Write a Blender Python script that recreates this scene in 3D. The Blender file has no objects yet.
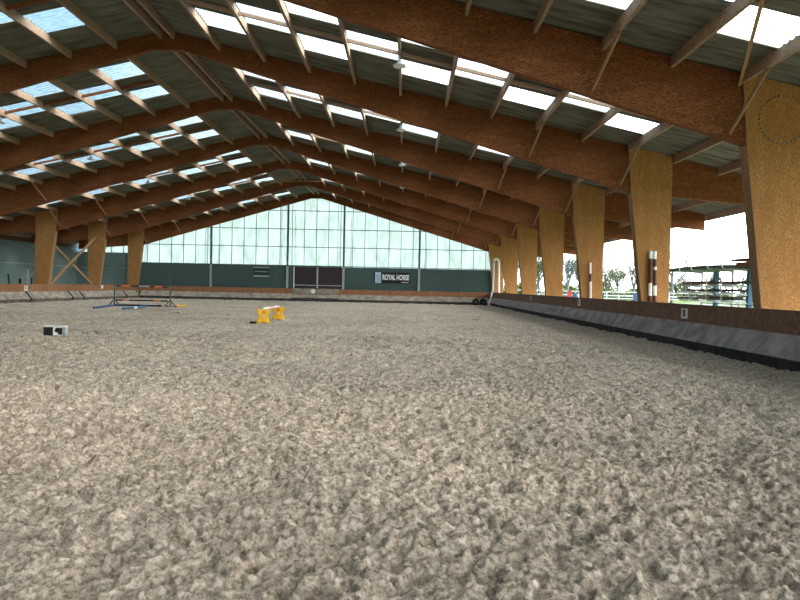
import bpy, math, random
import numpy as np
from mathutils import Vector, Matrix
random.seed(7)
PI = math.pi
SC = bpy.context.scene
COL = SC.collection

# ------------------------------------------------------------------ camera
H = 1.41                      # eye height
cam_d = bpy.data.cameras.new('camera'); cam = bpy.data.objects.new('camera', cam_d); COL.objects.link(cam)
cam_d.sensor_width = 36; cam_d.lens = 36 * 600 / 800.0; cam_d.clip_start = 0.05; cam_d.clip_end = 2000
Yw = Vector((5 / 600, 13 / 600, -1)).normalized()
Xw = Vector((1, -0.021, 0)); Xw = (Xw - Yw * Xw.dot(Yw)).normalized()
Zw = Xw.cross(Yw)
M = Matrix((Xw, Yw, Zw)).to_4x4(); M.translation = (0, 0, H)
cam.matrix_world = M
SC.camera = cam

# ------------------------------------------------------------------ world, sun, exposure
SC.view_settings.view_transform = 'Standard'; SC.view_settings.look = 'None'
SC.view_settings.gamma = 1; SC.view_settings.use_curve_mapping = False
SC.view_settings.exposure = 0.28
SKY = 9.5
w = bpy.data.worlds.new('sky'); SC.world = w; w.use_nodes = True
nt = w.node_tree; nt.nodes.clear()
out = nt.nodes.new('ShaderNodeOutputWorld'); bg = nt.nodes.new('ShaderNodeBackground')
tc = nt.nodes.new('ShaderNodeTexCoord'); sp = nt.nodes.new('ShaderNodeSeparateXYZ')
ramp = nt.nodes.new('ShaderNodeValToRGB'); mr = nt.nodes.new('ShaderNodeMapRange')
mr.inputs[1].default_value = -0.7; mr.inputs[2].default_value = 0.7
ramp.color_ramp.elements[0].position = 0.18; ramp.color_ramp.elements[0].color = (0.030, 0.064, 0.094, 1)
ramp.color_ramp.elements[1].position = .85; ramp.color_ramp.elements[1].color = (1.0, 1.0, 1.0, 1)
e = ramp.color_ramp.elements.new(0.46); e.color = (0.30, 0.36, 0.40, 1)
nt.links.new(tc.outputs['Generated'], sp.inputs[0]); nt.links.new(sp.outputs[0], mr.inputs[0])
nt.links.new(mr.outputs[0], ramp.inputs[0]); nt.links.new(ramp.outputs[0], bg.inputs[0])
mz = nt.nodes.new('ShaderNodeMapRange'); mz.inputs[1].default_value = 0.0; mz.inputs[2].default_value = .35; mz.inputs[3].default_value = SKY * .5; mz.inputs[4].default_value = SKY
nt.links.new(sp.outputs[2], mz.inputs[0]); nt.links.new(mz.outputs[0], bg.inputs[1])
bg.inputs[1].default_value = SKY; nt.links.new(bg.outputs[0], out.inputs[0])

sun_d = bpy.data.lights.new('sun', 'SUN'); sun_d.energy = 1.6; sun_d.angle = math.radians(12); sun_d.color = (1, .93, .82)
sun = bpy.data.objects.new('sun', sun_d); COL.objects.link(sun)
sun.rotation_euler = Vector((-0.75, 0.35, -0.85)).to_track_quat('-Z', 'Y').to_euler()

# ------------------------------------------------------------------ material helpers
def mat(name, col, rough=0.8, var=0.0, scale=5.0, stretch=(1, 1, 1), bump=0.0, metal=0.0, col2=None, detail=4, bscale=None, spec=0.3):
    m = bpy.data.materials.new(name); m.use_nodes = True
    n = m.node_tree; b = n.nodes['Principled BSDF']
    b.inputs['Base Color'].default_value = (*col, 1); b.inputs['Roughness'].default_value = rough
    b.inputs['Metallic'].default_value = metal; b.inputs['Specular IOR Level'].default_value = spec
    t = n.nodes.new('ShaderNodeTexCoord'); mp = n.nodes.new('ShaderNodeMapping'); mp.inputs['Scale'].default_value = stretch
    n.links.new(t.outputs['Object'], mp.inputs[0])
    nz = n.nodes.new('ShaderNodeTexNoise'); nz.inputs['Scale'].default_value = scale; nz.inputs['Detail'].default_value = detail
    n.links.new(mp.outputs[0], nz.inputs[0])
    r = n.nodes.new('ShaderNodeValToRGB')
    c2 = col2 or tuple(c * (1 - var) for c in col)
    c1 = tuple(min(1, c * (1 + var)) for c in col)
    r.color_ramp.elements[0].position = 0.35; r.color_ramp.elements[0].color = (*c2, 1)
    r.color_ramp.elements[1].position = 0.65; r.color_ramp.elements[1].color = (*c1, 1)
    n.links.new(nz.outputs['Fac'], r.inputs[0]); n.links.new(r.outputs[0], b.inputs['Base Color'])
    if bump:
        bp = n.nodes.new('ShaderNodeBump'); bp.inputs['Strength'].default_value = 1; bp.inputs['Distance'].default_value = bump
        if bscale:
            nz2 = n.nodes.new('ShaderNodeTexNoise'); nz2.inputs['Scale'].default_value = bscale; nz2.inputs['Detail'].default_value = 6
            n.links.new(mp.outputs[0], nz2.inputs[0]); n.links.new(nz2.outputs['Fac'], bp.inputs['Height'])
        else:
            n.links.new(nz.outputs['Fac'], bp.inputs['Height'])
        n.links.new(bp.outputs[0], b.inputs['Normal'])
    return m

def wood(name, c1, c2, c3, stretch, scale=3.0):
    """laminated veneer timber: broad patches times fine fibre streaks"""
    m = bpy.data.materials.new(name); m.use_nodes = True
    n = m.node_tree; b = n.nodes['Principled BSDF']; b.inputs['Roughness'].default_value = .75; b.inputs['Specular IOR Level'].default_value = .2
    t = n.nodes.new('ShaderNodeTexCoord'); mp = n.nodes.new('ShaderNodeMapping'); mp.inputs['Scale'].default_value = stretch
    n.links.new(t.outputs['Object'], mp.inputs[0])
    a = n.nodes.new('ShaderNodeTexNoise'); a.inputs['Scale'].default_value = scale; a.inputs['Detail'].default_value = 3
    f = n.nodes.new('ShaderNodeTexNoise'); f.inputs['Scale'].default_value = scale * 14; f.inputs['Detail'].default_value = 3
    n.links.new(mp.outputs[0], a.inputs[0]); n.links.new(mp.outputs[0], f.inputs[0])
    r = n.nodes.new('ShaderNodeValToRGB')
    r.color_ramp.elements[0].position = .3; r.color_ramp.elements[0].color = (*c2, 1)
    r.color_ramp.elements[1].position = .7; r.color_ramp.elements[1].color = (*c1, 1)
    n.links.new(a.outputs['Fac'], r.inputs[0])
    r2 = n.nodes.new('ShaderNodeValToRGB')
    r2.color_ramp.elements[0].position = .42; r2.color_ramp.elements[0].color = (0, 0, 0, 1)
    r2.color_ramp.elements[1].position = .6; r2.color_ramp.elements[1].color = (1, 1, 1, 1)
    n.links.new(f.outputs['Fac'], r2.inputs[0])
    mx = n.nodes.new('ShaderNodeMix'); mx.data_type = 'RGBA'
    n.links.new(r2.outputs[0], mx.inputs[0]); mx.inputs[6].default_value = (*c3, 1); n.links.new(r.outputs[0], mx.inputs[7])
    n.links.new(mx.outputs[2], b.inputs['Base Color'])
    bp = n.nodes.new('ShaderNodeBump'); bp.inputs['Distance'].default_value = .003; n.links.new(f.outputs['Fac'], bp.inputs['Height']); n.links.new(bp.outputs[0], b.inputs['Normal'])
    return m

def sheet_glass(name, tint, transp, stain, stain_scale=1.2, stretch=(1, 1, 1)):
    """ribbed translucent plastic: partly clear, partly diffusing, with dirt and algae"""
    m = bpy.data.materials.new(name); m.use_nodes = True
    n = m.node_tree; n.nodes.clear()
    o = n.nodes.new('ShaderNodeOutputMaterial')
    t = n.nodes.new('ShaderNodeTexCoord'); mp = n.nodes.new('ShaderNodeMapping'); mp.inputs['Scale'].default_value = stretch
    n.links.new(t.outputs['Object'], mp.inputs[0])
    nz = n.nodes.new('ShaderNodeTexNoise'); nz.inputs['Scale'].default_value = stain_scale; nz.inputs['Detail'].default_value = 8; nz.inputs['Roughness'].default_value = .7
    n.links.new(mp.outputs[0], nz.inputs[0])
    r = n.nodes.new('ShaderNodeValToRGB')
    r.color_ramp.elements[0].position = .38; r.color_ramp.elements[0].color = (*stain, 1)
    r.color_ramp.elements[1].position = .56; r.color_ramp.elements[1].color = (*tint, 1)
    n.links.new(nz.outputs['Fac'], r.inputs[0])
    tr = n.nodes.new('ShaderNodeBsdfTransparent'); tl = n.nodes.new('ShaderNodeBsdfTranslucent')
    mx = n.nodes.new('ShaderNodeMixShader'); mx.inputs[0].default_value = 1 - transp
    n.links.new(r.outputs[0], tr.inputs[0]); n.links.new(r.outputs[0], tl.inputs[0])
    n.links.new(tr.outputs[0], mx.inputs[1]); n.links.new(tl.outputs[0], mx.inputs[2]); n.links.new(mx.outputs[0], o.inputs[0])
    return m

M_RAFTER = wood('lvl_rafter', (.33, .125, .042), (.20, .068, .021), (.11, .035, .011), (.6, 1, 3.0), 2.2)  # same timber as the posts; roof shade put into the darker, redder colour
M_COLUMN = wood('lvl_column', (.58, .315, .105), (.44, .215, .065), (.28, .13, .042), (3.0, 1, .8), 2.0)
M_EDGE = wood('lvl_edge', (.44, .27, .14), (.34, .19, .10), (.24, .14, .075), (4, 4, .6), 2.0)
M_PURLIN = wood('sawn_purlin', (.50, .36, .25), (.34, .23, .16), (.24, .16, .11), (4, .35, 4), 2.0)
M_BRACE = wood('sawn_brace', (.52, .34, .18), (.40, .24, .12), (.28, .16, .08), (3, 3, .6), 2.0)
M_ROOF = mat('fibre_cement_sheet', (.135, .135, .104), .9, .38, 1.5, (.5, 6, 1), .002, detail=8)
M_SKYL = sheet_glass('skylight_sheet', (.80, .85, .86), .90, (.60, .67, .68), 3.2, (1, 4, 1))
M_GABLE = sheet_glass('gable_sheet', (.60, .65, .655), .16, (.49, .545, .52), 1.3, (1.5, 1, .4))
M_STEEL = mat('painted_steel', (.10, .14, .13), .6, .15, 3)
M_STEEL_L = mat('galvanised_steel', (.38, .42, .42), .5, .15, 4, metal=.3)
M_NET = mat('windbreak_netting', (.060, .098, .092), .9, .22, 14, (1, 1, 1), .003)
M_NETL = mat('windbreak_netting_light', (.14, .20, .19), .9, .2, 12, (1, 1, 1), .003)
M_BOARD = wood('kickboard_ply', (.46, .21, .09), (.28, .13, .065), (.20, .10, .055), (3, 3, .5), 1.3)
M_RUB = mat('rubber_kick_panel', (.31, .275, .265), .85, .35, 2.5, (1, 1, 1), .006, col2=(.22, .195, .19), bscale=8)
M_RUBL = mat('dusty_kick_panel', (.30, .255, .205), .9, .3, 2.0, (1, 1, 2), .006, bscale=8)
M_PLINTH = mat('dark_plinth', (.050, .047, .045), .9, .35, 5, bump=.006)
M_PLINTH_L = mat('dusty_plinth', (.12, .105, .09), .9, .35, 4, bump=.006)
M_WHITE = mat('white_plastic', (.86, .86, .84), .4, .05, 6)
M_BLACK = mat('black_plastic', (.018, .018, .02), .5, .2, 8)
M_YEL = mat('yellow_plastic', (.85, .47, .015), .45, .08, 5)
M_PINK = mat('pink_paint', (.80, .45, .42), .5, .08, 6)
M_DOOR = mat('dark_brown_door', (.045, .032, .036), .7, .25, 6, (6, 1, .4))
M_BLUE = mat('blue_paint', (.02, .07, .16), .5, .12, 6)
M_LBLUE = mat('light_blue_paint', (.035, .12, .21), .5, .12, 6)
M_RED = mat('red_paint', (.50, .05, .04), .5, .12, 6)
M_ORANGE = mat('orange_paint', (.70, .17, .04), .5, .12, 6)
M_GREEN = mat('green_paint', (.035, .10, .08), .5, .12, 6)
M_DBROWN = mat('brown_paint', (.10, .045, .03), .6, .2, 6)
M_SIGNG = mat('dark_green_sign', (.012, .05, .042), .5, .1, 6)
M_SIGNB = mat('banner_black', (.012, .012, .018), .5, .1, 6)
M_SIGNL = mat('banner_pale_blue', (.45, .60, .75), .5, .05, 6)
M_GRASS = mat('grass', (.075, .13, .020), .95, .35, .6, (1, 1, 1), .03, bscale=6, detail=8)
M_BARK = mat('bark', (.12, .135, .145), .9, .25, 6)  # pale blue grey puts the haze of distance into the colour
M_LEAF = mat('spring_leaves', (.10, .12, .035), .8, .3, 1.5)
M_CONIF = mat('dark_leaves', (.05, .08, .03), .8, .3, 1.5)
M_RED_D = mat('dull_red_panel', (.13, .05, .04), .7, .2, 5)
M_SLATE_D = mat('dark_bars', (.035, .04, .045), .7, .2, 5)
M_PALE = mat('pale_timber', (.26, .21, .16), .8, .2, 5)
M_SLATE = mat('grey_tarp', (.07, .095, .09), .8, .2, 3)
M_PATH = mat('gravel', (.40, .38, .34), .95, .15, 6)

M_BOARD_D = wood('shaded_ply', (.36, .20, .13), (.26, .145, .095), (.16, .095, .065), (3, 3, .4), 1.3)  # same ply as the left board, its shade put into the colour
# sand: mottled pale and brown, shade of the fine pits painted in
def sand_mat():
    m = bpy.data.materials.new('riding_sand'); m.use_nodes = True
    n = m.node_tree; b = n.nodes['Principled BSDF']; b.inputs['Roughness'].default_value = .95; b.inputs['Specular IOR Level'].default_value = .1
    t = n.nodes.new('ShaderNodeTexCoord')
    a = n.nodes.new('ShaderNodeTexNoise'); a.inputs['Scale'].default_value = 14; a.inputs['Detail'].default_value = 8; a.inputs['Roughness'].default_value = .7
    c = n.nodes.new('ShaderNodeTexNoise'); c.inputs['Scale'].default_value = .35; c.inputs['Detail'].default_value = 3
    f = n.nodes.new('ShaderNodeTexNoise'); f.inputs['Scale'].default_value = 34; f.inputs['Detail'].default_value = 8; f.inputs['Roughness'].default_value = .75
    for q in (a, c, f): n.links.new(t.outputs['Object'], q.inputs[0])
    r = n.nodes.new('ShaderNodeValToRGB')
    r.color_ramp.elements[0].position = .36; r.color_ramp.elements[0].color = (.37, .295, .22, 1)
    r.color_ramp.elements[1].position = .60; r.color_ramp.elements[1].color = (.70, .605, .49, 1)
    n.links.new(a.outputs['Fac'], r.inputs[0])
    r2 = n.nodes.new('ShaderNodeValToRGB')
    r2.color_ramp.elements[0].position = .35; r2.color_ramp.elements[0].color = (.84, .83, .82, 1)
    r2.color_ramp.elements[1].position = .65; r2.color_ramp.elements[1].color = (1, 1, 1, 1)
    n.links.new(c.outputs['Fac'], r2.inputs[0])
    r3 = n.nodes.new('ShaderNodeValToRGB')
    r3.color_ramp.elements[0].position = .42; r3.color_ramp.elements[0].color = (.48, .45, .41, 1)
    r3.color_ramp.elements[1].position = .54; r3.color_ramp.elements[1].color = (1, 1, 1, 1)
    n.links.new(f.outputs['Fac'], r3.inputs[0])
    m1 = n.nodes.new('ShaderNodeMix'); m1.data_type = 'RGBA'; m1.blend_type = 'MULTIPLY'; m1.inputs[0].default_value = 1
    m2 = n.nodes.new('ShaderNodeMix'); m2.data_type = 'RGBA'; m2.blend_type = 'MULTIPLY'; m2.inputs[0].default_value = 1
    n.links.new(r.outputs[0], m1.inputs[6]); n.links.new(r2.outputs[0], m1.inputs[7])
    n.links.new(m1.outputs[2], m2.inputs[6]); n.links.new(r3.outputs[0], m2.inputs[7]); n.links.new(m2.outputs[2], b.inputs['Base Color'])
    bp = n.nodes.new('ShaderNodeBump'); bp.inputs['Distance'].default_value = .03; bp.inputs['Strength'].default_value = 1
    n.links.new(f.outputs['Fac'], bp.inputs['Height']); n.links.new(bp.outputs[0], b.inputs['Normal'])
    return m
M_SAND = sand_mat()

# ------------------------------------------------------------------ mesh helpers
class MB:
    def __init__(s): s.v = []; s.f = []
    def add(s, vs, fs):
        k = len(s.v); s.v += [tuple(p) for p in vs]; s.f += [tuple(i + k for i in q) for q in fs]; return s
    def box(s, a, b):
        x0, y0, z0 = a; x1, y1, z1 = b
        return s.add([(x0, y0, z0), (x1, y0, z0), (x1, y1, z0), (x0, y1, z0), (x0, y0, z1), (x1, y0, z1), (x1, y1, z1), (x0, y1, z1)],
                     [(0, 3, 2, 1), (4, 5, 6, 7), (0, 1, 5, 4), (1, 2, 6, 5), (2, 3, 7, 6), (3, 0, 4, 7)])
    def prism(s, poly, d0, d1, axis='y'):
        """extrude a polygon: axis y -> points are (x,z); axis x -> (y,z); axis z -> (x,y)"""
        n = len(poly)
        def P(p, d): return {'y': (p[0], d, p[1]), 'x': (d, p[0], p[1]), 'z': (p[0], p[1], d)}[axis]
        vs = [P(p, d0) for p in poly] + [P(p, d1) for p in poly]
        fs = [tuple(range(n)), tuple(range(2 * n - 1, n - 1, -1))] + [(i, n + i, n + (i + 1) % n, (i + 1) % n) for i in range(n)]
        return s.add(vs, fs)
    def beam(s, p, q, w, h, up=(0, 0, 1)):
        p = Vector(p); q = Vector(q); d = (q - p).normalized(); u = Vector(up)
        if abs(d.dot(u)) > .98: u = Vector((1, 0, 0))
        a = d.cross(u).normalized() * w / 2; b = a.cross(d).normalized() * h / 2
        vs = [p - a - b, p + a - b, p + a + b, p - a + b, q - a - b, q + a - b, q + a + b, q - a + b]
        return s.add(vs, [(0, 1, 2, 3), (7, 6, 5, 4), (0, 4, 5, 1), (1, 5, 6, 2), (2, 6, 7, 3), (3, 7, 4, 0)])
    def tube(s, pts, rad, n=8, cap=True):
        pts = [Vector(p) for p in pts]; k0 = len(s.v); rs = rad if isinstance(rad, (list, tuple)) else [rad] * len(pts)
        for i, p in enumerate(pts):
            d = (pts[min(i + 1, len(pts) - 1)] - pts[max(i - 1, 0)]).normalized()
            a = d.cross(Vector((0, 0, 1)))
            if a.length < .05: a = d.cross(Vector((1, 0, 0)))
            a.normalize(); b = d.cross(a)
            for j in range(n):
                t = 2 * PI * j / n; s.v.append(tuple(p + a * math.cos(t) * rs[i] + b * math.sin(t) * rs[i]))
        for i in range(len(pts) - 1):
            for j in range(n):
                s.f.append((k0 + i * n + j, k0 + i * n + (j + 1) % n, k0 + (i + 1) * n + (j + 1) % n, k0 + (i + 1) * n + j))
        if cap:
            s.f.append(tuple(range(k0 + n - 1, k0 - 1, -1))); s.f.append(tuple(range(k0 + (len(pts) - 1) * n, k0 + len(pts) * n)))
        return s
    def lathe(s, prof, n=16, c=(0, 0, 0)):
        k0 = len(s.v)
        for r, z in prof:
            for j in range(n):
                t = 2 * PI * j / n; s.v.append((c[0] + r * math.cos(t), c[1] + r * math.sin(t), c[2] + z))
        for i in range(len(prof) - 1):
            for j in range(n):
                s.f.append((k0 + i * n + j, k0 + i * n + (j + 1) % n, k0 + (i + 1) * n + (j + 1) % n, k0 + (i + 1) * n + j))
        s.f.append(tuple(range(k0 + n - 1, k0 - 1, -1))); s.f.append(tuple(range(k0 + (len(prof) - 1) * n, k0 + len(prof) * n)))
        return s
    def mesh(s, name, m, smooth=False):
        me = bpy.data.meshes.new(name); me.from_pydata(s.v, [], s.f); me.materials.append(m); me.update()
        if smooth: me.polygons.foreach_set('use_smooth', [True] * len(me.polygons))
        return me
    def build(s, name, m, parent=None, loc=(0, 0, 0), smooth=False, bevel=0):
        return link(name, s.mesh(name, m, smooth), parent, loc, bevel)

def link(name, me, parent=None, loc=(0, 0, 0), bevel=0):
    o = bpy.data.objects.new(name, me); COL.objects.link(o); o.location = loc
    if parent: o.parent = parent
    if bevel:
        b = o.modifiers.new('bevel', 'BEVEL'); b.width = bevel; b.segments = 2; b.limit_method = 'ANGLE'
    return o
def empty(name, loc=(0, 0, 0), rz=0):
    o = bpy.data.objects.new(name, None); COL.objects.link(o); o.location = loc; o.rotation_euler = (0, 0, rz); o.empty_display_size = .2; return o
def tag(o, label=None, cat=None, group=None, kind=None):
    if label: o['label'] = label
    if cat: o['category'] = cat
    if group: o['group'] = group
    if kind: o['kind'] = kind
    return o
def struct(o, label=None, cat=None): return tag(o, label, cat, kind='structure')
def kids(o): return [c for c in bpy.data.objects if c.parent == o]
def copy_tree(o, parent=None):
    c = o.copy(); COL.objects.link(c)
    if parent: c.parent = parent
    for ch in kids(o): copy_tree(ch, c)
    return c
def text_mesh(body, size, m, extrude=.006, bold=0.0, sx=1.0):
    cu = bpy.data.curves.new('lettering', 'FONT'); cu.body = body; cu.size = size; cu.extrude = extrude; cu.offset = bold
    cu.align_x = 'CENTER'; cu.align_y = 'CENTER'
    t = bpy.data.objects.new('tmp', cu); COL.objects.link(t); bpy.context.view_layer.update()
    me = bpy.data.meshes.new_from_object(t); bpy.data.objects.remove(t); me.materials.clear(); me.materials.append(m)
    for v in me.vertices: v.co.x *= sx
    return me

# ------------------------------------------------------------------ dimensions
C = -7.8          # ridge line x
S = 6.5           # frame spacing
YE = 52.0         # gable frame
def zt(d): return 9.5 - .229 * abs(d)          # rafter top / roof line
def X(s, d): return C + s * d
PD = [.2 + 1.465 * i for i in range(15)]       # purlin offsets from the ridge
ORD = ['first', 'second', 'third', 'fourth', 'fifth', 'sixth', 'seventh', 'eighth', 'ninth', 'tenth', 'eleventh', 'twelfth', 'thirteenth', 'fourteenth', 'fifteenth']
SIDE = {1: 'right', -1: 'left'}
FR = {0: 'entrance', 1: 'unseen overhead frame', 2: 'nearest frame in view', 3: 'second frame in view', 4: 'third frame in view', 5: 'fourth frame in view', 6: 'fifth frame in view', 7: 'sixth frame in view', 8: 'gable frame'}

# ------------------------------------------------------------------ sand floor (real relief)
def vnoise(x, y, seed):
    xi = np.floor(x).astype(np.int64); yi = np.floor(y).astype(np.int64); fx = x - xi; fy = y - yi
    def h(a, b):
        n = (a * 374761393 + b * 668265263 + seed * 974634777) & 0x7fffffff
        n = ((n ^ (n >> 13)) * 1274126177) & 0x7fffffff
        return ((n ^ (n >> 16)) & 0xffff) / 65535.0
    ux = fx * fx * (3 - 2 * fx); uy = fy * fy * (3 - 2 * fy)
    return (h(xi, yi) * (1 - ux) + h(xi + 1, yi) * ux) * (1 - uy) + (h(xi, yi + 1) * (1 - ux) + h(xi + 1, yi + 1) * ux) * uy
def dimples(x, y, cell, seed, rad):
    xi = np.floor(x / cell).astype(np.int64); yi = np.floor(y / cell).astype(np.int64); r = np.zeros_like(x)
    for a in (-1, 0, 1):
        for b in (-1, 0, 1):
            cx = xi + a; cy = yi + b
            def h(k):
                n = (cx * 73856093 + cy * 19349663 + (seed + k) * 83492791) & 0x7fffffff
                n = ((n ^ (n >> 13)) * 1274126177) & 0x7fffffff
                return ((n ^ (n >> 16)) & 0xffff) / 65535.0
            px = (cx + h(1)) * cell; py = (cy + h(2)) * cell; rr = rad * (.6 + .8 * h(3)); on = h(4)
            d = np.sqrt((x - px) ** 2 + (y - py) ** 2) / rr
            r += on * (-1.0 * np.exp(-(d * 1.3) ** 2) + .55 * np.exp(-((d - 1.35) * 2.6) ** 2))
    return r
def hgt(x, y):
    z = .020 * (vnoise(x * 1.1, y * 1.1, 1) - .5) + .045 * (vnoise(x * 3.3 + 7, y * 3.3, 2) - .5)
    a = 1 - np.abs(2 * vnoise(x * 8 + 3, y * 8, 3) - 1)
    z += .018 * (a - .5) + .020 * (vnoise(x * 15, y * 15 + 9, 4) - .5) + .026 * (vnoise(x * 31, y * 31, 5) - .5) + .013 * (vnoise(x * 68 + 5, y * 68, 6) - .5)
    z += .032 * dimples(x, y, .40, 11, .085) + .016 * dimples(x, y, .15, 21, .030)
    p = vnoise(x * 7 + 31, y * 11, 8) * .6 + vnoise(x * 17, y * 23 + 5, 9) * .4
    z -= .034 * np.clip((p - .60) / .08, 0, 1)
    p = vnoise(x * 19 + 3, y * 27, 10)
    z -= .014 * np.clip((p - .72) / .10, 0, 1)
    return 1.45 * z - .004
XL, XR = -22.85, 7.30
verts = []; faces = []; base = 0
VA = []; FA = []
def patch(x0, x1, y0, y1, dx, dy, drop=0.0):
    global base
    nx = int((x1 - x0) / dx) + 1; ny = int((y1 - y0) / dy) + 1
    gx, gy = np.meshgrid(np.linspace(x0, x1, nx), np.linspace(y0, y1, ny))
    z = hgt(gx, gy) - drop
    VA.append(np.stack([gx, gy, z], -1).reshape(-1, 3))
    i = np.arange(ny - 1)[:, None] * nx + np.arange(nx - 1)[None, :] + base
    FA.append(np.stack([i, i + 1, i + nx + 1, i + nx], -1).reshape(-1, 4)); base += nx * ny
patch(-4.2, 5.0, 2.0, 5.2, .013, .011)
patch(-7.4, 7.30, 5.2, 9.5, .022, .020)
patch(-13.2, 7.30, 9.5, 16.5, .04, .04)
patch(-20.5, 7.30, 16.5, 27.0, .09, .075)
patch(XL, XR, 27.0, 51.4, .14, .13)
patch(XL, -4.2, -9, 5.2, .3, .3); patch(5.0, XR, -9, 5.2, .1, .1); patch(-4.2, 5.0, -9, 2.0, .3, .3)
patch(XL, -7.4, 5.2, 9.5, .2, .2); patch(XL, -13.2, 9.5, 16.5, .2, .2); patch(XL, -20.5, 16.5, 27, .2, .2)
V = np.concatenate(VA); F = np.concatenate(FA)
me = bpy.data.meshes.new('floor'); me.vertices.add(len(V)); me.vertices.foreach_set('co', V.ravel())
me.loops.add(F.size); me.loops.foreach_set('vertex_index', F.ravel()); me.polygons.add(len(F))
me.polygons.foreach_set('loop_start', np.arange(0, F.size, 4)); me.polygons.foreach_set('loop_total', np.full(len(F), 4))
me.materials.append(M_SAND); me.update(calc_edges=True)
struct(link('floor', me), 'churned grey beige sand of the riding arena', 'floor')

# ------------------------------------------------------------------ ground outside, path
MB().box((-400, -120, -.6), (500, 500, -.09)).build('ground', M_GRASS)
struct(bpy.data.objects['ground'], 'bright grass field outside the hall', 'ground')
struct(MB().box((7.4, -12, -.09), (12.4, 54, -.02)).build('path', M_PATH), 'pale gravel strip under the eaves', 'path')

# ------------------------------------------------------------------ roof: corrugated sheets, skylight openings
def sky_runs(i, s, b_=1):
    a = [(1.6, 2.7), (4.0, 5.1)]; b = [(2.9, 4.1)]
    if b_ < 0 or (s < 0 and b_ < 1): return []  # unseen bays kept without skylights to dim the foreground and left side
    if 1 <= i <= 9: return a if i % 2 else b
    if s < 0 and i in (11, 12): return a if i % 2 else b
    return []
WV = .177
def corr(s, d0, d1, y0, y1, lift=0.0):
    n = max(2, int(round((y1 - y0) / (WV / 6)))); mb_v = []; mb_f = []
    for k in range(n + 1):
        y = y0 + (y1 - y0) * k / n; q = .034 * math.cos(2 * PI * y / WV)
        mb_v += [(X(s, d0), y, zt(d0) + .032 + q + lift), (X(s, d1), y, zt(d1) + .032 + q + lift)]
    for k in range(n): mb_f.append((2 * k, 2 * k + 1, 2 * k + 3, 2 * k + 2) if s < 0 else (2 * k, 2 * k + 2, 2 * k + 3, 2 * k + 1))
    return mb_v, mb_f
BAYS = range(-1, 8)
for s in (1, -1):
    mb = MB()
    edges = [0.0] + PD[1:] + [21.15]
    for i in range(len(edges) - 1):
        d0, d1 = edges[i], edges[i + 1]
        if i == len(edges) - 2 and False: pass
        cuts = []
        for b in BAYS:
            cuts += [(S * b + u, S * b + v, b) for u, v in sky_runs(i, s, b)]
        y = S * BAYS[0]
        for (u, v, b) in cuts:
            mb.add(*corr(s, d0, d1 + .05, y, u)); y = v
        mb.add(*corr(s, d0, d1 + .05, y, YE + .7))
    o = mb.build('ceiling', M_ROOF, smooth=True)
    struct(o, f'grey green corrugated roof sheets of the {SIDE[s]} slope', 'roof')
    # skylights: one mesh per slot is shared by the copies of every bay
    for i in range(1, 13):
        for q, (u, v) in enumerate(sky_runs(i, s)):
            z0 = zt(PD[i])
            for b in range(1, 8):
                ph = (S * b + u)
                # keep the waves of the sheet in step with the roof around it
                vs2, fs2 = corr(s, PD[i], PD[i + 1] + .05, S * b + u - .02, S * b + v + .02, .012)
                m2 = MB().add([(x - X(s, PD[i]), y - ph, z - z0) for x, y, z in vs2], fs2).mesh('roof_skylight', M_SKYL, True)
                o = link('roof_skylight', m2, None, (X(s, PD[i]), ph, z0))
                pos = ('nearer' if q == 0 else 'farther') if len(sky_runs(i, s)) == 2 else 'middle'
                bay = f'before the {FR[b + 1]}' if b >= 0 else 'over the viewer'
                if b == 0: bay = 'overhead before the nearest frame'
                tag(o, f'ribbed skylight, {SIDE[s]} slope, {ORD[i]} slot below ridge, {pos} one {bay}', 'skylight', 'translucent roof skylights')
tag(MB().prism([(C - .5, zt(.5) + .07), (C, zt(0) + .075), (C + .5, zt(.5) + .07), (C + .5, zt(.5) + .085), (C, zt(0) + .11), (C - .5, zt(.5) + .085)], -6.5, YE + .7).build('trim_1', M_ROOF), 'long grey cap along the top of the roof', 'ridge cap', kind='structure')

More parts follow.
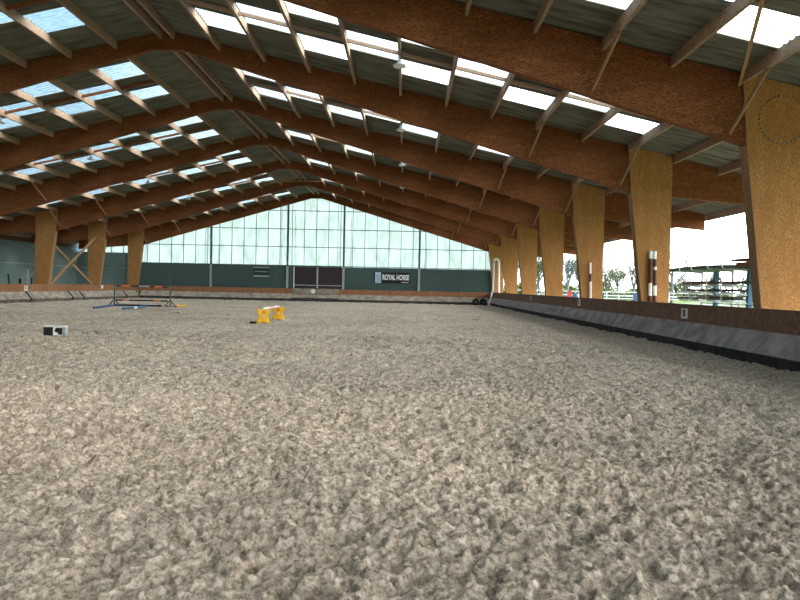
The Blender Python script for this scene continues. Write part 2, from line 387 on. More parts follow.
# ------------------------------------------------------------------ timber portal frames
BOLT = MB().prism([(.020 * math.cos(j * PI / 3), .020 * math.sin(j * PI / 3)) for j in range(6)], -.012, .012).mesh('bolt', M_STEEL)
def frame(k):
    y = S * k
    root = empty('portal_frame', (C, y, 0))
    side = {1: 'brown glulam portal frame nearest the viewer, its beam out of sight', 2: 'big brown timber portal frame crossing the top, with the broad bolted post',
            3: 'timber portal frame second in view, brown and white poles on its right post', 4: 'timber portal frame third in view, thin white pole on its right post',
            5: 'timber portal frame fourth in view from the camera', 6: 'timber portal frame fifth in view, its left post starting the cross bracing',
            7: 'timber portal frame sixth in view, just before the gable frame', 8: 'farthest timber portal frame framing the bright gable glazing'}[k]
    tag(root, side, 'portal frame', 'timber portal frames of the riding hall')
    for s in (1, -1):
        top = [(0, zt(0)), (20.6, zt(20.6))]
        poly = [(0, 8.9), (.45, 8.9), (15.0, 9.03 - .2965 * 15.0), (15.9, 4.53), (20.6, 4.12), (20.6, zt(20.6)), (0, zt(0))]
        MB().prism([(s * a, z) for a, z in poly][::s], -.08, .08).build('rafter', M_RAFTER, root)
        cp = [(15.56, -.1), (16.28, -.1), (16.28, zt(16.28) - .005), (14.87, zt(14.87) - .005), (15.0, 4.58), (15.42, 1.09)]
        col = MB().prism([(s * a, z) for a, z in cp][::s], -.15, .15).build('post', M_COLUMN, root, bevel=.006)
        # darker end-grain strip along the inner edge
        e = MB()
        e.prism([(s * (a), z) for a, z in [(14.87, zt(14.87) - .01), (14.855, zt(14.87) - .01), (14.985, 4.58), (15.405, 1.09), (15.545, -.1), (15.56, -.1), (15.42, 1.09), (15.0, 4.58)]][::-s], -.148, .148)
        e.build('post_edge', M_EDGE, col)
        # bolt ring, on the faces of the post
        if s > 0 and 2 <= k <= 4:
            for t in range(32):
                a = 2 * PI * t / 32; cx = s * 15.72 + .50 * math.cos(a); cz = 5.12 + .50 * math.sin(a)
                if cz < zt(cx) - .06: link('bolt', BOLT, col, (cx, -.16, cz))
        # thin fly braces from the beam's underside to the purlins
        for i in (8, 10):
            d = PD[i]
            if k >= 2:
                zb = 9.03 - .2965 * (d - .25)
                MB().beam((s * (d - .22), -.10, zb + .12), (s * (d - .0), -1.05, zt(d) - .24), .05, .07).build('fly_brace', M_EDGE, root)
    MB().prism([(-.85, 8.96), (.85, 8.96), (.85, 9.25), (0, 9.44), (-.85, 9.25)], -.105, .105).build('apex_plate', M_RAFTER, root)
    return root
for k in range(1, 9): frame(k)

# ------------------------------------------------------------------ purlins, one per bay and row
pm = {}
for wide in (0, 1):
    for s in (1, -1):
        g = .158 if wide else .083
        L0, L1 = g, S - g
        sl = -.229 * s
        a, b_ = -.04, .04
        pm[(s, wide)] = MB().prism([(a, -.235), (b_, -.235), (b_, sl * b_ - .004), (a, sl * a - .004)], L0, L1).mesh('roof_purlin', M_PURLIN)
for s in (1, -1):
    for i, d in enumerate(PD):
        for b in range(1, 8):
            o = link('roof_purlin', pm[(s, 1 if i in (10, 11) else 0)], None, (X(s, d), S * b, zt(d)))
            tag(o, f'purlin, {ORD[i]} from the ridge on the {SIDE[s]} slope, reaching {FR[b + 1]}', 'purlin', 'roof purlins')

# bridging battens across the middle of each bay, and flat wind braces
for s in (1, -1):
    for b in range(1, 8):
        root = empty('timber_bridging', (C, S * b + S / 2, 0))
        tag(root, f'row of short battens between purlins, {SIDE[s]} slope, before the {FR[b + 1]}', 'bridging', 'mid bay bridging battens')
        for i in range(1, 10):
            d0, d1 = PD[i] + .042, PD[i + 1] - .042
            MB().beam((s * d0, 0, zt(d0) - .10), (s * d1, 0, zt(d1) - .10), .07, .09).build('batten', M_PURLIN if s > 0 else M_RAFTER, root)
for s, b in ((1, 1),):
    p = (X(s, PD[10] - .05), S * (b + 1) - .12, zt(PD[10]) - .26); q = (X(s, PD[9] + .05), S * b + S / 2, zt(PD[9]) - .26)
    tag(MB().beam(p, q, .06, .05).build('wind_brace', M_BRACE), 'thin diagonal stick under the bright skylight by the big bolted post', 'brace')
# tie under the ridge
tag(MB().beam((-10.3, 42.2, 8.62), (-5.4, 42.2, 8.70), .05, .06).build('ridge_tie', M_BRACE), 'thin level tie below the ridge before the sixth frame', 'tie')
# cross bracing between the left posts of frames six and seven
for (ya, za, yb, zb, lab, dx) in ((S * 6 + .16, .95, S * 7 - .16, 4.75, 'pale cross brace rising away from the viewer between the left posts', .12),
                              (S * 6 + .16, 4.2, S * 7 - .16, .95, 'pale cross brace falling away from the viewer between the left posts', -.02)):
    xx = X(-1, 15.75) + dx; ya += .02; yb -= .02
    tag(MB().beam((xx, ya, za), (xx, yb, zb), .09, .15).build('cross_brace', M_BRACE), lab, 'brace')

# ------------------------------------------------------------------ kicking boards (arena walls)
def panel_run(p, name, x_out, s, label):
    """long wall in cross-section: board, sloping panel, plinth. s: +1 right, -1 left"""
    y0, y1 = -9, 51.35
    def T(a): return x_out - s * a
    root = MB().prism([(T(0), .63), (T(-.05), .63), (T(-.05), 1.09), (T(0), 1.09)][::s], y0, y1 + .25).build(name, M_BOARD_D if s > 0 else M_BOARD)
    struct(root, label, 'kickboard wall')
    MB().prism([(T(-.06), 1.085), (T(.012), 1.085), (T(.012), 1.115), (T(-.06), 1.115)][::s], y0, y1 + .25).build('cap_rail', M_BOARD_D if s > 0 else M_BOARD, root)
    MB().prism([(T(-.05), .63), (T(.0), .64), (T(.33), .21), (T(.30), .18), (T(-.05), .18)][::-s], y0, y1 - .1).build('kick_panel', M_RUB if s > 0 else M_RUBL, root)
    MB().prism([(T(.02), -.12), (T(.32), -.12), (T(.345), .20), (T(.02), .20)][::s], y0, y1 - .1).build('plinth', M_PLINTH if s > 0 else M_PLINTH_L, root)
    # seams between the panels
    sm = MB(); y = y0 + .6
    while y < y1 - .5:
        sm.beam((T(.012), y, .62), (T(.345), y + .01, .205), .016, .014)
        y += 1.22
    sm.build('panel_seam', M_PLINTH_L if s < 0 else M_RUBL, root)
    return root
panel_run(None, 'wall_right', 7.52, 1, 'low brown kickboard with sloping rubber panels along the open side')
wl = panel_run(None, 'wall_left', -23.12, -1, 'low orange brown kickboard along the left posts')
# lifted black seams on the left panels
for yy, r in ((36.4, .05), (42.4, .05), (41.0, .03), (49.0, .03)):
    m_ = MB(); m_.beam((-23.10, yy, .64), (-22.76, yy + .04, .22), .07 + r, .05); m_.beam((-22.76, yy + .04, .22), (-22.74, yy - .22, -.02), .07, .05)
    m_.build('lifted_seam', M_BLACK, wl)
# end wall: boards + sloping panel
def T(a): return 51.62 - a
wb = MB().prism([(T(0), .63), (T(-.05), .63), (T(-.05), 1.09), (T(0), 1.09)], -23.1, 7.5, 'x').build('wall_back', M_BOARD)
struct(wb, 'rust streaked brown and grey kickboard along the far gable', 'kickboard wall')
MB().prism([(T(-.05), .60), (T(0), .64), (T(.33), .22), (T(.30), .18), (T(-.05), .18)], -22.75, 7.15, 'x').build('kick_panel', M_RUBL, wb)
MB().prism([(T(.02), -.12), (T(.32), -.12), (T(.345), .21), (T(.02), .21)], -22.75, 7.15, 'x').build('plinth', M_PLINTH, wb)
MB().box((-9.7, 51.24, .02), (-5.7, 51.30, .30)).build('gate_sill', M_PLINTH, wb)
MB().box((-9.7, 51.555, .66), (-5.7, 51.60, 1.10)).build('gate_board', M_RUBL, wb)

# ------------------------------------------------------------------ gable wall
YG = 52.28
POSTX = [-23.35, -16.95, -10.27, -5.38, 1.2, 7.75]
gw = MB()
for a, b in ((-28.6, -23.35), (-23.35, -10.27), (-10.27, -9.75), (-5.6, 7.7)):
    pass
gw.box((-23.3, YG, 0), (-9.72, YG + .05, 3.06)); gw.box((-5.58, YG, 0), (7.9, YG + .05, 3.02)); gw.box((-9.72, YG, 0), (-5.58, YG + .05, 1.15))
gw.box((-9.72, YG, 2.95), (-5.58, YG + .05, 3.06))
struct(gw.build('wall_gable', M_NET), 'dark green windbreak netting across the far gable', 'wall')
def glaze(n, x0, x1, z0):
    """translucent sheets from z0 up to the roof line"""
    root = empty(f'window_{n}', ((x0 + x1) / 2, YG, z0)); struct(root, None, None)
    cx = (x0 + x1) / 2
    xs = sorted([x0, x1] + ([C] if x0 < C < x1 else []))
    top = [(x, zt(x - C) - .10) for x in xs]
    poly = [(x0 - cx, 0), (x1 - cx, 0)] + [(x - cx, z - z0) for x, z in reversed(top)]
    MB().prism(poly, .10, .104).build('pane', M_GABLE, root)
    fr = MB(); x = math.ceil((x0 + .12 - C) / 1.055) * 1.055 + C
    while x < x1 - .1:
        fr.box((x - cx - .022, .04, 0), (x - cx + .022, .09, zt(x - C) - z0 - .15)); x += 1.055
    j = 0
    for z in (3.08, 4.70, 6.25, 7.85):
        lim = (9.5 - .15 - z) / .229; a = max(x0, C - lim); b = min(x1, C + lim)
        if b - a > .3 and z >= z0 - .1: fr.box((a - cx, .0, z - z0 - .03), (b - cx, .045, z - z0 + .03))
    fr.build('window_frame', M_STEEL, root)
    ex = MB()
    for x in (x0 + .62, x1 - .55):
        if (x1 - x0) > 3: ex.box((x - cx - .012, .105, 0), (x - cx + .012, .125, zt(x - C) - z0 - .2))
    if ex.v: ex.build('outer_rail', M_STEEL_L, root)
for n in range(5): glaze(n + 1, POSTX[n], POSTX[n + 1], [3.06, 3.06, 3.06, 3.02, 3.02][n])
glaze(6, -28.4, -23.4, 3.9)
for n, x in enumerate(POSTX[1:5]):
    zz = zt(x - C) - .2
    r_ = MB().box((-.085, -.10, 1.0), (.085, 0, zz)).build('steel_post', M_STEEL, None, (x, YG - .01, 0))
    MB().box((-.095, -.115, 1.0), (.095, -.10, 3.0)).build('post_face', M_STEEL_L, r_)
    tag(r_, ['slim dark steel post in the gable, leftmost of the four', 'dark steel post just left of the brown gable gate', 'dark steel post just right of the brown gable gate', 'dark steel post right of the black horse banner'][n], 'post', 'steel posts of the gable')
rw = MB().prism([(-28.7, 0), (-4.5, 0), (-4.5, zt(3.3) - .02), (C, zt(0) - .02), (-28.7, zt(20.9) - .02)], -6.45, -6.35)  # added out of view to block light, cut short to let some in
struct(rw.build('wall_rear_blocker', M_NET), 'unseen part gable behind the viewer, added to hold back light', 'wall')
# gate with two leaves
g = empty('double_gate', (-7.65, YG, 1.15)); tag(g, 'dark brown sliding double gate in the far gable', 'gate')
for a, b in ((-2.07, -.07), (.07, 2.10)):
    lf = MB().box((a, -.02, .0), (b, .03, 1.80)).build('gate_leaf', M_DOOR, g)
    MB().box((a, -.05, .20), (b, -.022, .27)).build('rail', M_STEEL_L, lf)
    sl_ = MB(); x = a + .16
    while x < b - .05: sl_.box((x - .01, -.03, .28), (x + .01, -.021, 1.78)); x += .24
    sl_.build('slats', M_BLACK, lf)
MB().box((-.07, -.06, 0), (.07, .03, 1.85)).build('middle_stile', M_STEEL_L, g)
MB().box((-2.08, -.06, 0), (-2.01, .03, 1.85)).build('side_stile', M_WHITE, g)
MB().box((-2.08, -.06, 1.80), (2.07, .03, 1.87)).build('top_rail', M_STEEL, g)
# side aisle on the left: netting walls and frame bars
struct(MB().box((-28.75, -9, 0), (-28.7, YG, 4.2)).build('wall_outer_left', M_NETL), 'grey green windbreak netting along the left aisle', 'wall')
bpy.data.objects['wall_outer_left'].name = 'wall_aisle'
MB().box((-28.80, -9, 4.2), (-28.70, YG, 4.70)).build('fascia', M_DBROWN, bpy.data.objects['wall_aisle'])
struct(MB().box((-28.7, YG - .02, 0), (-23.4, YG + .03, 3.9)).build('wall_aisle_end', M_NETL), 'grey green netting closing the end of the left aisle', 'wall')
tag(MB().box((-28.695, -6.3, 2.55), (-28.66, YG - .05, 2.59)).build('tension_wire', M_STEEL_L), 'pale level wire across the netting of the left aisle', 'wire')
tag(MB().box((-28.4, YG - .06, 2.53), (-23.4, YG - .03, 2.57)).build('tension_wire', M_STEEL_L), 'short pale wire across the netting at the aisle end', 'wire')
struct(MB().box((-28.7, -9, -.09), (-23.2, YG, -.02)).build('floor_aisle', M_PATH), 'pale floor of the left aisle', 'floor')

# ------------------------------------------------------------------ banner and signs
bn = empty('banner', (-1.12, YG - .04, 2.18)); tag(bn, 'black ROYAL HORSE banner with a pale blue square on the gable netting', 'banner')
MB().box((-1.58, 0, -.48), (1.55, .03, .46)).build('cloth', M_SIGNB, bn)
MB().box((-1.50, -.012, -.46), (-.98, 0, .46)).build('emblem_panel', M_SIGNL, bn)
em = MB()
em.tube([(-1.40, -.02, .22), (-1.30, -.02, .12), (-1.34, -.02, -.05), (-1.22, -.02, -.20), (-1.10, -.02, -.12), (-1.12, -.02, .12), (-1.22, -.02, .26)], .028, 6)
em.box((-1.42, -.025, -.34), (-1.06, -.012, -.30))
em.build('emblem', mat('emblem_blue', (.10, .18, .30), .5), bn)
tm = text_mesh('ROYAL HORSE', .62, M_WHITE, .006, .022, .66)
to = link('lettering', tm, bn, (.30, -.02, .02)); to.rotation_euler = (PI / 2, 0, 0)
wd = to.dimensions.x
to.scale = (2.32 / max(wd, .01), 1, 1)
MB().box((.82, -.02, -.40), (1.42, 0, -.355)).build('underline', M_WHITE, bn)
sg = empty('sign_board', (-12.55, YG - .04, 2.5)); tag(sg, 'small dark green sign between two pale bars on the gable netting', 'sign')
MB().box((-.68, 0, -.33), (.68, .03, .30)).build('panel', M_SIGNG, sg)
MB().box((-.68, -.02, .30), (.68, .03, .40)).build('bar', M_STEEL_L, sg); MB().box((-.68, -.02, -.46), (.68, .03, -.34)).build('bar', M_STEEL_L, sg)
dl = MB(); x = -.55
for wv in (.10, .06, .13, .05, .12, .09, .15, .07, .10):
    dl.box((x, -.012, -.04), (x + wv, 0, .035)); x += wv + .03
dl.build('faded_lettering', M_STEEL_L, sg)
def letter(loc, rz, ch, lab, w_=.36, h_=.27):
    p = empty('arena_letter', loc, rz); tag(p, lab, 'arena letter', 'letter plates on the kickboards')
    MB().box((-w_ / 2, -.012, -h_ / 2), (w_ / 2, 0, h_ / 2)).build('plate', M_WHITE, p, bevel=.004)
    if ch:
        t = link('letter', text_mesh(ch, h_ * .85, M_BLACK, .003, .010, 1.5), p, (0, -.014, 0)); t.rotation_euler = (PI / 2, 0, 0)
letter((7.515, 16.15, .86), -PI / 2, 'S', 'white plate with a black S on the right kickboard')
letter((7.515, 25.9, .90), -PI / 2, 'E', 'small white letter plate below the thin white pole')
letter((7.515, 35.8, .90), -PI / 2, 'H', 'tiny pale letter plate farthest along the right kickboard')
letter((-23.105, 36.4, .86), PI / 2, 'D', 'white plate with a dark sign on the left kickboard', .36, .30)
letter((-23.105, 45.6, .93), PI / 2, '', 'blank pale plate below the second left post', .26, .26)
c_ = MB().lathe([(.20, 0), (.20, .02)], 20).build('round_plate', M_WHITE, None, (-7.9, 51.55, .86)); c_.rotation_euler = (PI / 2, 0, 0)
tag(c_, 'white round plate on the kickboard under the gable gate', 'plate')

# ------------------------------------------------------------------ lamps
lamp0 = None
for (xx, b, lab) in [(-.30, bb, ['round grey lamp hanging nearest, in front of the second bay skylights', 'round grey lamp second along the row right of the ridge', 'round grey lamp third along the row right of the ridge', 'round grey lamp fourth along the row right of the ridge', 'round grey lamp farthest along the row right of the ridge'][bb - 2]) for bb in range(2, 7)] + \
                    [(-14.55, bb, ['round grey lamp nearest in the row left of the ridge', 'round grey lamp second in the row left of the ridge', 'round grey lamp third in the row left of the ridge', 'round grey lamp farthest in the row left of the ridge'][bb - 3]) for bb in range(3, 7)]:
    i = 5 if xx > C else 4
    s = 1 if xx > C else -1
    d = PD[i] if s > 0 else PD[i]
    loc = (X(s, PD[5]) + .0 if s > 0 else X(s, PD[5]) + .0, S * b + 3.05, zt(PD[5]) - .24)
    if lamp0 is None:
        lamp0 = empty('hanging_lamp', loc)
        MB().tube([(0, 0, 0), (0, 0, -.10)], .012, 6).build('hook', M_STEEL_L, lamp0)
        MB().lathe([(.03, -.09), (.06, -.12), (.07, -.2), (.10, -.22), (.17, -.25), (.18, -.28)], 20).build('housing', M_STEEL_L, lamp0)
        MB().lathe([(.15, -.282), (.13, -.30), (.04, -.305)], 20).build('lens', M_WHITE, lamp0)
        o = lamp0
    else: o = copy_tree(lamp0)
    o.location = loc; tag(o, lab, 'lamp', 'round lamps under the purlins')

# ------------------------------------------------------------------ jump in the distance
JY = 33.8
def standard(x, lab):
    r_ = empty('jump_standard', (x, JY, 0)); tag(r_, lab, 'jump standard', 'green jump standards')
    MB().box((-.025, -.03, .05), (.025, .03, 1.75)).build('upright', M_GREEN, r_)
    f_ = MB(); f_.beam((-.38, 0, .03), (.38, 0, .03), .07, .06); f_.beam((0, -.35, .03), (0, .35, .03), .07, .06)
    f_.beam((-.3, 0, .05), (0, 0, .38), .04, .04); f_.beam((.3, 0, .05), (0, 0, .38), .04, .04); f_.build('foot', M_BLACK, r_)
    for z in (1.06, .26): MB().box((-.04, -.10, z), (.04, -.036, z + .03)).build('jump_cup', M_STEEL_L, r_)
standard(-16.42, 'thin green jump standard at the left end of the striped poles')
standard(-13.25, 'thin green jump standard at the right end of the striped poles')
def pole(p, q, r, cols, name, lab, grp=None):
    p = Vector(p); q = Vector(q); root = empty(name, p); tag(root, lab, 'pole', grp)
    n = len(cols); tot = sum(c[1] for c in cols); t = 0; d = q - p
    for m_, wv in cols:
        MB().tube([d * (t / tot), d * ((t + wv) / tot)], r, 12).build('stripe', m_, root, smooth=False); t += wv
    return root
pole((-16.30, JY - .07, 1.15), (-13.36, JY - .07, 1.13), .04, [(M_BLACK, .35), (M_ORANGE, .55), (M_BLACK, .5), (M_STEEL_L, .65), (M_BLACK, .3), (M_ORANGE, .45), (M_BLACK, .35)], 'jump_pole', 'upper black and orange striped pole on the jump', 'striped poles of the jump')
pole((-16.30, JY - .07, .34), (-13.36, JY - .07, .33), .04, [(M_BLACK, .45), (M_ORANGE, .35), (M_BLACK, .9), (M_BLACK, .5), (M_ORANGE, .4), (M_BLACK, .4)], 'jump_pole', 'lower black and orange striped pole on the jump', 'striped poles of the jump')
pole((-15.25, 29.3, .07), (-16.2, 33.1, .07), .05, [(M_BLUE, 1)], 'ground_pole', 'dark blue pole lying on sand left of the jump')
pole((-16.2, JY - .35, .07), (-13.6, JY - .35, .07), .05, [(M_BLUE, .4), (M_BLACK, 1), (M_BLUE, .3), (M_BLACK, 1)], 'ground_pole', 'dark pole lying on the sand beneath the jump')
pole((-13.75, 29.2, .07), (-13.8, 31.9, .07), .055, [(M_LBLUE, 1), (M_WHITE, .3), (M_LBLUE, 1)], 'ground_pole', 'light blue and white pole lying before the jump')
pole((-15.0, JY + .5, .07), (-14.2, JY + .6, .07), .05, [(M_WHITE, 1)], 'ground_pole', 'short white pole lying behind the jump')
pole((-13.05, JY + .1, .07), (-12.45, JY + .35, .07), .05, [(M_YEL, 1)], 'ground_pole', 'short yellow pole lying right of the jump')

# ------------------------------------------------------------------ yellow cavaletti blocks, pole between them
def block(x, y, rz, lab):
    r_ = empty('jump_block', (x, y, -.005), rz); tag(r_, lab, 'jump block', 'yellow plastic jump blocks')
    P = [(-.22, 0), (-.10, 0), (-.07, .05), (.07, .05), (.10, 0), (.22, 0), (.22, .18), (.15, .22), (.15, .30), (.22, .34), (.22, .52), (.10, .52), (.07, .47), (-.07, .47), (-.10, .52), (-.22, .52), (-.22, .34), (-.15, .30), (-.15, .22), (-.22, .18)]
    MB().prism(P, -.14, .14).build('body', M_YEL, r_, bevel=.015)
    MB().prism([(.045 * math.cos(t * PI / 6), .26 + .045 * math.sin(t * PI / 6)) for t in range(12)], -.148, -.139).build('centre_boss', M_PINK, r_)
    MB().box((-.06, -.145, .36), (.06, -.139, .44)).build('slot', M_ORANGE, r_)
block(-5.08, 21.6, .25, 'nearer yellow plastic block on the sand')
block(-5.02, 23.9, .15, 'farther yellow plastic block on the sand')
pole((-5.08, 21.55, .53), (-5.02, 23.95, .53), .042, [(M_WHITE, .8), (M_PINK, .8), (M_WHITE, .5), (M_PINK, .4)], 'cavaletti_pole', 'pink and white pole resting on the yellow blocks')
tag(MB().box((-.11, -.10, -.01), (.11, .08, .07)).build('black_wedge', M_BLACK, None, (-5.42, 21.45, 0), bevel=.02), 'small black lump beside the nearer yellow block', 'lump')

# low pale box with two black halves
lb = empty('low_block', (-8.88, 14.95, .02)); lb.scale = (.80, .55, 1); tag(lb, 'low black and white block alone on the left of the sand', 'jump block')
MB().box((-.15, -.14, 0), (.14, .14, .205)).build('black_half', M_BLACK, lb, bevel=.02)
MB().prism([(.19, .10), (.25, .19), (.44, .19), (.44, .02), (.34, .02), (.30, .07)], -.15, .1).build('black_half', M_BLACK, lb, bevel=.01)
MB().box((-.16, -.12, .205), (.52, .14, .235)).build('top_board', M_WHITE, lb, bevel=.01)
MB().box((.15, -.12, 0), (.18, .14, .205)).build('divider', M_WHITE, lb)
MB().box((.44, -.12, 0), (.52, .14, .205)).build('end_board', M_STEEL_L, lb)
MB().box((.19, -.11, 0), (.44, .14, .20)).build('core', M_WHITE, lb)

# tyres at the far corner, mat strip
for n, (x, lab) in enumerate(((6.0, 'black tyre, the left one of two in the far corner'), (6.62, 'black tyre, the right one of two in the far corner'))):
    pr = [(.13, -.09), (.22, -.11), (.27, -.08), (.285, 0), (.27, .08), (.22, .11), (.13, .09), (.15, .03), (.15, -.03)]
    m_ = MB(); n_ = 24
    for r, z in pr:
        for j in range(n_): m_.v.append((r * math.cos(2 * PI * j / n_), r * math.sin(2 * PI * j / n_), z))
    for i in range(len(pr)):
        for j in range(n_): m_.f.append((i * n_ + j, i * n_ + (j + 1) % n_, ((i + 1) % len(pr)) * n_ + (j + 1) % n_, ((i + 1) % len(pr)) * n_ + j))
    o = m_.build('tyre', M_BLACK, None, (x, 50.75, .29), smooth=True); o.rotation_euler = (PI / 2 - .15, 0, .1)
    tag(o, lab, 'tyre', 'tyres in the far corner')
    MB().lathe([(.14, -.02), (.14, .02)], 20).build('hub', M_STEEL, o)
tag(MB().box((-.75, -.2, -.01), (.75, .2, .06)).build('rubber_mat', M_BLACK, None, (4.9, 50.6, 0), bevel=.01), 'flat black mat lying beside the tyres', 'mat')
# white bent hoop hanging by the last post
hp = empty('bent_hoop', (7.0, 48.0, 1.1)); tag(hp, 'tall narrow white hoop standing at the far right corner', 'hoop')
pts = [(-.22, 0, -.02), (-.19, 0, 2.2)] + [(.19 * -math.cos(a), 0, 2.25 + .28 * math.sin(a)) for a in [PI * t / 8 for t in range(1, 8)]] + [(.19, 0, 2.2), (.24, 0, -.02)]
hp.location = (7.42, 49.2, 1.12); hp.scale = (1.1, 1, 1.08)
MB().tube(pts, .085, 8).build('tube', M_WHITE, hp, smooth=True)
MB().tube([(p[0] * .9, .06, p[2] + .04) for p in pts[1:-1]], .05, 8).build('inner_tube', M_DBROWN, hp, smooth=True)
MB().tube([(-.3, -.15, -.05), (-.34, -.32, -.35), (-.46, -.42, -.62), (-.56, -.5, -.9), (-.42, -.55, -1.08)], [.07, .06, .09, .08, .09], 8).build('loose_end', M_WHITE, hp, smooth=True)

# poles leaning on the right posts
x3 = 7.72
pole((x3 + .14, S * 3 - .24, -.05), (x3 + .10, S * 3 - .24, 2.72), .055, [(M_WHITE, 1.35), (M_DBROWN, .30), (M_WHITE, .5), (M_DBROWN, .55), (M_DBROWN, .4), (M_WHITE, .3)], 'upright_pole', 'left brown and white pole standing against the post of the second frame', 'poles standing against the posts')
pole((x3 + .32, S * 3 - .24, -.05), (x3 + .23, S * 3 - .24, 2.72), .055, [(M_WHITE, 1.28), (M_DBROWN, .35), (M_WHITE, .38), (M_DBROWN, .60), (M_WHITE, .12), (M_DBROWN, .3), (M_WHITE, .3)], 'upright_pole', 'right brown and white pole standing against the post of the second frame', 'poles standing against the posts')
pole((x3 + .26, S * 4 - .24, -.05), (x3 + .18, S * 4 - .24, 2.62), .05, [(M_WHITE, 1.95), (M_DBROWN, .35), (M_WHITE, .5)], 'upright_pole', 'thin white pole standing against the post of the third frame', 'poles standing against the posts')

# bits behind the left kickboard
for (x, y, z1, m_, lab, lean, r) in ((-24.1, 36.6, 1.7, M_BLACK, 'black stick leaning behind the left kickboard', -.35, .05), (-24.1, 37.4, 1.45, M_BLACK, 'short dark stub behind the left kickboard', 0, .08),
                             (-24.1, 37.6, 1.55, M_STEEL_L, 'short pale stub behind the left kickboard', 0, .03), (-24.2, 38.3, 2.05, M_STEEL_L, 'tall thin grey pole behind the left kickboard', 0, .035),
                             (-24.2, 38.7, 1.5, M_BLACK, 'low black post behind the left kickboard', 0, .05), (-24.2, 39.3, 2.05, M_STEEL_L, 'tall grey pole beside the first left post', 0, .035)):
    tag(MB().tube([(0, 0, -.02), (0, lean, z1)], r, 8).build('stored_stick', m_, None, (x, y, 0)), lab, 'stick', 'sticks behind the left kickboard')

# ------------------------------------------------------------------ outside: cantilever rack with stored material
rk = empty('cantilever_rack', (14.25, 25.1, -.05)); tag(rk, 'blue and grey storage rack outside, its arms holding bars and panels', 'rack')
LV = (2.46, 1.78, 1.45, 1.10)
for y, m_ in ((3.9, M_STEEL_L), (2.7, M_LBLUE), (1.2, M_STEEL_L), (0.0, M_LBLUE), (-2.6, M_LBLUE), (-4.6, M_LBLUE)):
    u = MB(); wd_ = .17 if m_ is M_LBLUE else .08
    u.box((.0, y - wd_ / 2, 0), (.06 if wd_ < .1 else .18, y + wd_ / 2, 2.49)); u.box((-1.1, y - wd_ / 2, 0), (0, y + wd_ / 2, .14))
    up = u.build('upright', m_, rk)
    for z in LV:
        MB().beam((0, y, z - .02), (-1.05, y, z + .06), .07, .08).build('arm', M_STEEL_L, up)
        MB().beam((-1.05, y, z + .05), (-1.14, y, z + .36), .045, .045).build('arm_stop', M_STEEL_L, up)
b_ = MB(); b_.beam((.1, -4.6, 1.0), (.1, 3.9, 1.0), .05, .05); b_.beam((.1, -2.6, .4), (.1, 0, 2.3), .04, .04); b_.beam((.1, 0, .4), (.1, 2.7, 2.3), .04, .04); b_.build('tie_bar', M_STEEL_L, rk)
def load(name, y0, y1, x0, x1, lv, t, m_, lab, up=0.0, sag=.0):
    z = LV[lv] + .10 + up - .05 + .04 * 0; n = 10; mb = MB(); pv = None
    P_ = []
    for k in range(n + 1):
        y = y0 + (y1 - y0) * k / n; q = -sag * (2 * k / n - 1) ** 2
        P_.append((y, z + q))
    poly = P_ + [(y, zz + t) for y, zz in reversed(P_)]
    cx = (x0 + x1) / 2; cy = (y0 + y1) / 2
    mb.prism([(y - cy, zz - z) for y, zz in poly], x0 - cx, x1 - cx, 'x')
    o = mb.build(name, m_, None, (cx, cy, z)); tag(o, lab, 'stored material')
load('panel_stack', 24.4, 30.4, 13.26, 15.5, 0, .14, M_SLATE, 'grey green panel stack on the top arms of the rack', 0, .06)
load('panel_stack', 19.5, 24.3, 13.3, 15.6, 0, .16, M_RED_D, 'dull red panels on the top arms of the rack')
load('board_stack', 20.3, 25.0, 13.5, 15.0, 0, .09, M_DBROWN, 'dark board lying over the red panels', .24)
load('board_stack', 25.2, 28.9, 13.3, 13.9, 1, .12, M_DBROWN, 'brown boards on the second arms of the rack', 0, .03)
load('bar_bundle', 21.6, 24.8, 13.4, 13.9, 1, .09, M_SLATE_D, 'dark bundle beside the blue upright', -.12 + .12)
load('bar_bundle', 24.3, 28.4, 13.3, 13.8, 2, .10, M_SLATE_D, 'dark grey bars on the third arms of the rack')
load('bar_bundle', 27.4, 29.4, 13.3, 13.7, 3, .08, M_BLACK, 'black bars at the far end of the lowest arms')
load('bar_bundle', 24.4, 26.3, 13.3, 13.7, 3, .14, M_BLACK, 'black bars in the middle of the lowest arms')
load('timber_offcuts', 26.4, 27.3, 13.3, 13.8, 3, .18, M_PALE, 'pale timber offcuts between the black bars')
load('red_bar', 19.0, 22.6, 14.0, 14.08, 1, .06, M_RED_D, 'thin red bar at the near end of the rack', .12)

# small coloured jump parts beyond the wall
for (x, y, h_, m_, lab) in ((10.4, 38, 1.50, M_RED, 'red upright beyond the wall between the third and fourth posts'), (10.95, 38.8, 1.35, M_BLUE, 'blue upright beside the red one beyond the wall'),
                        (12.1, 37, 1.35, M_GREEN, 'green upright beyond the wall right of the third post'), (13.2, 34.4, 1.45, M_BLUE, 'blue upright beyond the wall left of the second post')):
    o = empty('jump_wing', (x, y, -.1)); tag(o, lab, 'jump wing', 'coloured uprights beyond the wall')
    MB().box((-.12, -.05, 0), (.12, .05, h_)).build('upright', m_, o); MB().box((-.3, -.25, 0), (.3, .25, .08)).build('foot', M_WHITE, o)
# fences
def fence(x0, x1, y, h_, lab, m_, step=3.0):
    o = empty('paddock_fence', (x0, y, -.1)); tag(o, lab, 'fence')
    for z in (.5 * h_, h_ - .1): MB().box((0, -.03, z), (x1 - x0, .03, z + .09)).build('rail', m_, o)
    x = 0
    while x <= x1 - x0: MB().box((x - .05, -.05, 0), (x + .05, .05, h_)).build('fence_post', m_, o); x += step
fence(8, 60, 62, 1.5, 'grey paddock fence far beyond the open side', M_STEEL_L, 3.2)
fence(10, 52, 45, 1.25, 'pale railing nearer beyond the open side', M_STEEL_L, 3.0)

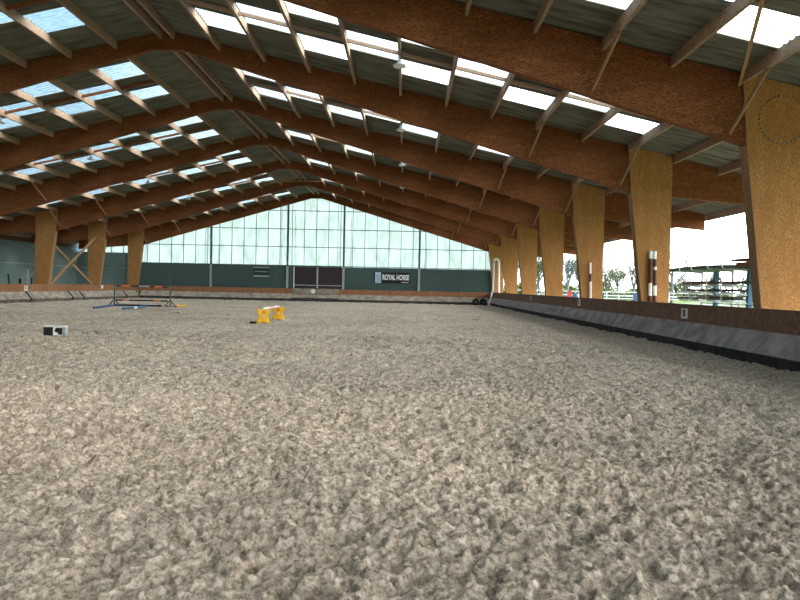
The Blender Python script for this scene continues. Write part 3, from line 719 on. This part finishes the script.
# ------------------------------------------------------------------ trees and hedge
def tree(seed, h_, leafy, leaf_m):
    rnd = random.Random(seed); mb = MB(); tips = []
    def br(p, d, L, r, lev):
        pts = [p]; q = p; n = 4
        for i in range(n):
            d = (d + Vector((rnd.uniform(-1, 1), rnd.uniform(-1, 1), rnd.uniform(-.5, .8))) * .14).normalized(); q = q + d * L / n; pts.append(q)
        mb.tube(pts, [1.6 * r * (1 - .5 * i / n) for i in range(n + 1)], 5 if lev < 2 else 3, cap=False)
        if lev >= 4: tips.append(q); return
        for i in range(5 if lev < 3 else 3):
            t = rnd.uniform(.35, 1.0); b0 = pts[min(n, max(1, int(t * n + .5)))]
            a = Vector((rnd.uniform(-1, 1), rnd.uniform(-1, 1), rnd.uniform(.0, .9))).normalized()
            br(b0, (d * .55 + a * .85).normalized(), L * rnd.uniform(.52, .72), r * .48, lev + 1)
    br(Vector((0, 0, 0)), Vector((0, 0, 1)), h_ * .42, h_ * .016, 0)
    lf = MB()
    for t in tips:
        for j in range(leafy):
            c = t + Vector((rnd.gauss(0, .35), rnd.gauss(0, .35), rnd.gauss(0, .3))); a = Vector((rnd.uniform(-1, 1), rnd.uniform(-1, 1), rnd.uniform(-1, 1))).normalized() * .10
            b = a.cross(Vector((rnd.uniform(-1, 1), rnd.uniform(-1, 1), 1))).normalized() * .08
            lf.add([c - a, c + b, c + a, c - b], [(0, 1, 2, 3)])
    return mb.mesh('trunk', M_BARK), (lf.mesh('foliage', leaf_m) if leafy else None)
T_ = [tree(3, 9, 0, M_LEAF), tree(5, 8, 4, M_LEAF), tree(9, 7, 3, M_LEAF), tree(12, 10, 1, M_LEAF)]
spots = [(512, 85, 3, 1.1, 'bare tree seen in the slit between the fifth and sixth posts'), (540, 80, 1, 1.0, 'thin spring tree seen between the fourth and fifth frame posts'),
         (536, 96, 0, 1.0, 'bare grey tree behind the thin spring tree between posts'), (566, 70, 0, 1.0, 'large bare branching tree between the third and fourth frame posts'), (577, 86, 1, 1.05, 'yellow green budding tree right of the large bare tree'),
         (606, 90, 2, .9, 'low budding tree just right of the third frame post in view'), (618, 95, 1, .85, 'round budding tree in the middle of the wide gap'), (632, 82, 0, 1.05, 'bare tree just left of the second frame post in view'),
         (671, 84, 3, 1.1, 'tall sparse tree just right of the second frame post in view'), (684, 100, 2, .8, 'low tree behind the left end of the rack'), (712, 105, 1, .8, 'low tree behind the middle of the rack'),
         (738, 100, 2, .8, 'low tree behind the right of the rack'), (798, 90, 1, .9, 'tree at the far right beside the big post')]
for n, (px, y, k, sc, lab) in enumerate(spots):
    r_ = empty('tree', ((px - 405) / 600 * y, y, -.1), n * 1.3); r_.scale = (sc, sc, sc)
    tag(r_, lab, 'tree', 'trees beyond the open side')
    link('trunk', T_[k][0], r_)
    if T_[k][1]: link('foliage', T_[k][1], r_)
rnd = random.Random(4)
hv = MB()
for x in np.arange(10, 78, .55):
    for j in range(60):
        hh = 1.9 + .8 * math.sin(x * .9) + .5 * math.sin(x * .37 + 1)
        c = Vector((x + rnd.gauss(0, .4), 112 + rnd.gauss(0, .7), hh * rnd.random() ** .8)); a = Vector((rnd.uniform(-1, 1), rnd.uniform(-1, 1), rnd.uniform(-1, 1))).normalized() * .28
        b = a.cross(Vector((rnd.uniform(-1, 1), 1, rnd.uniform(-1, 1)))).normalized() * .22
        hv.add([c - a, c + b, c + a, c - b], [(0, 1, 2, 3)])
o = hv.build('hedge', M_LEAF); tag(o, 'yellow green hedge along the far field', 'hedge', kind='stuff')
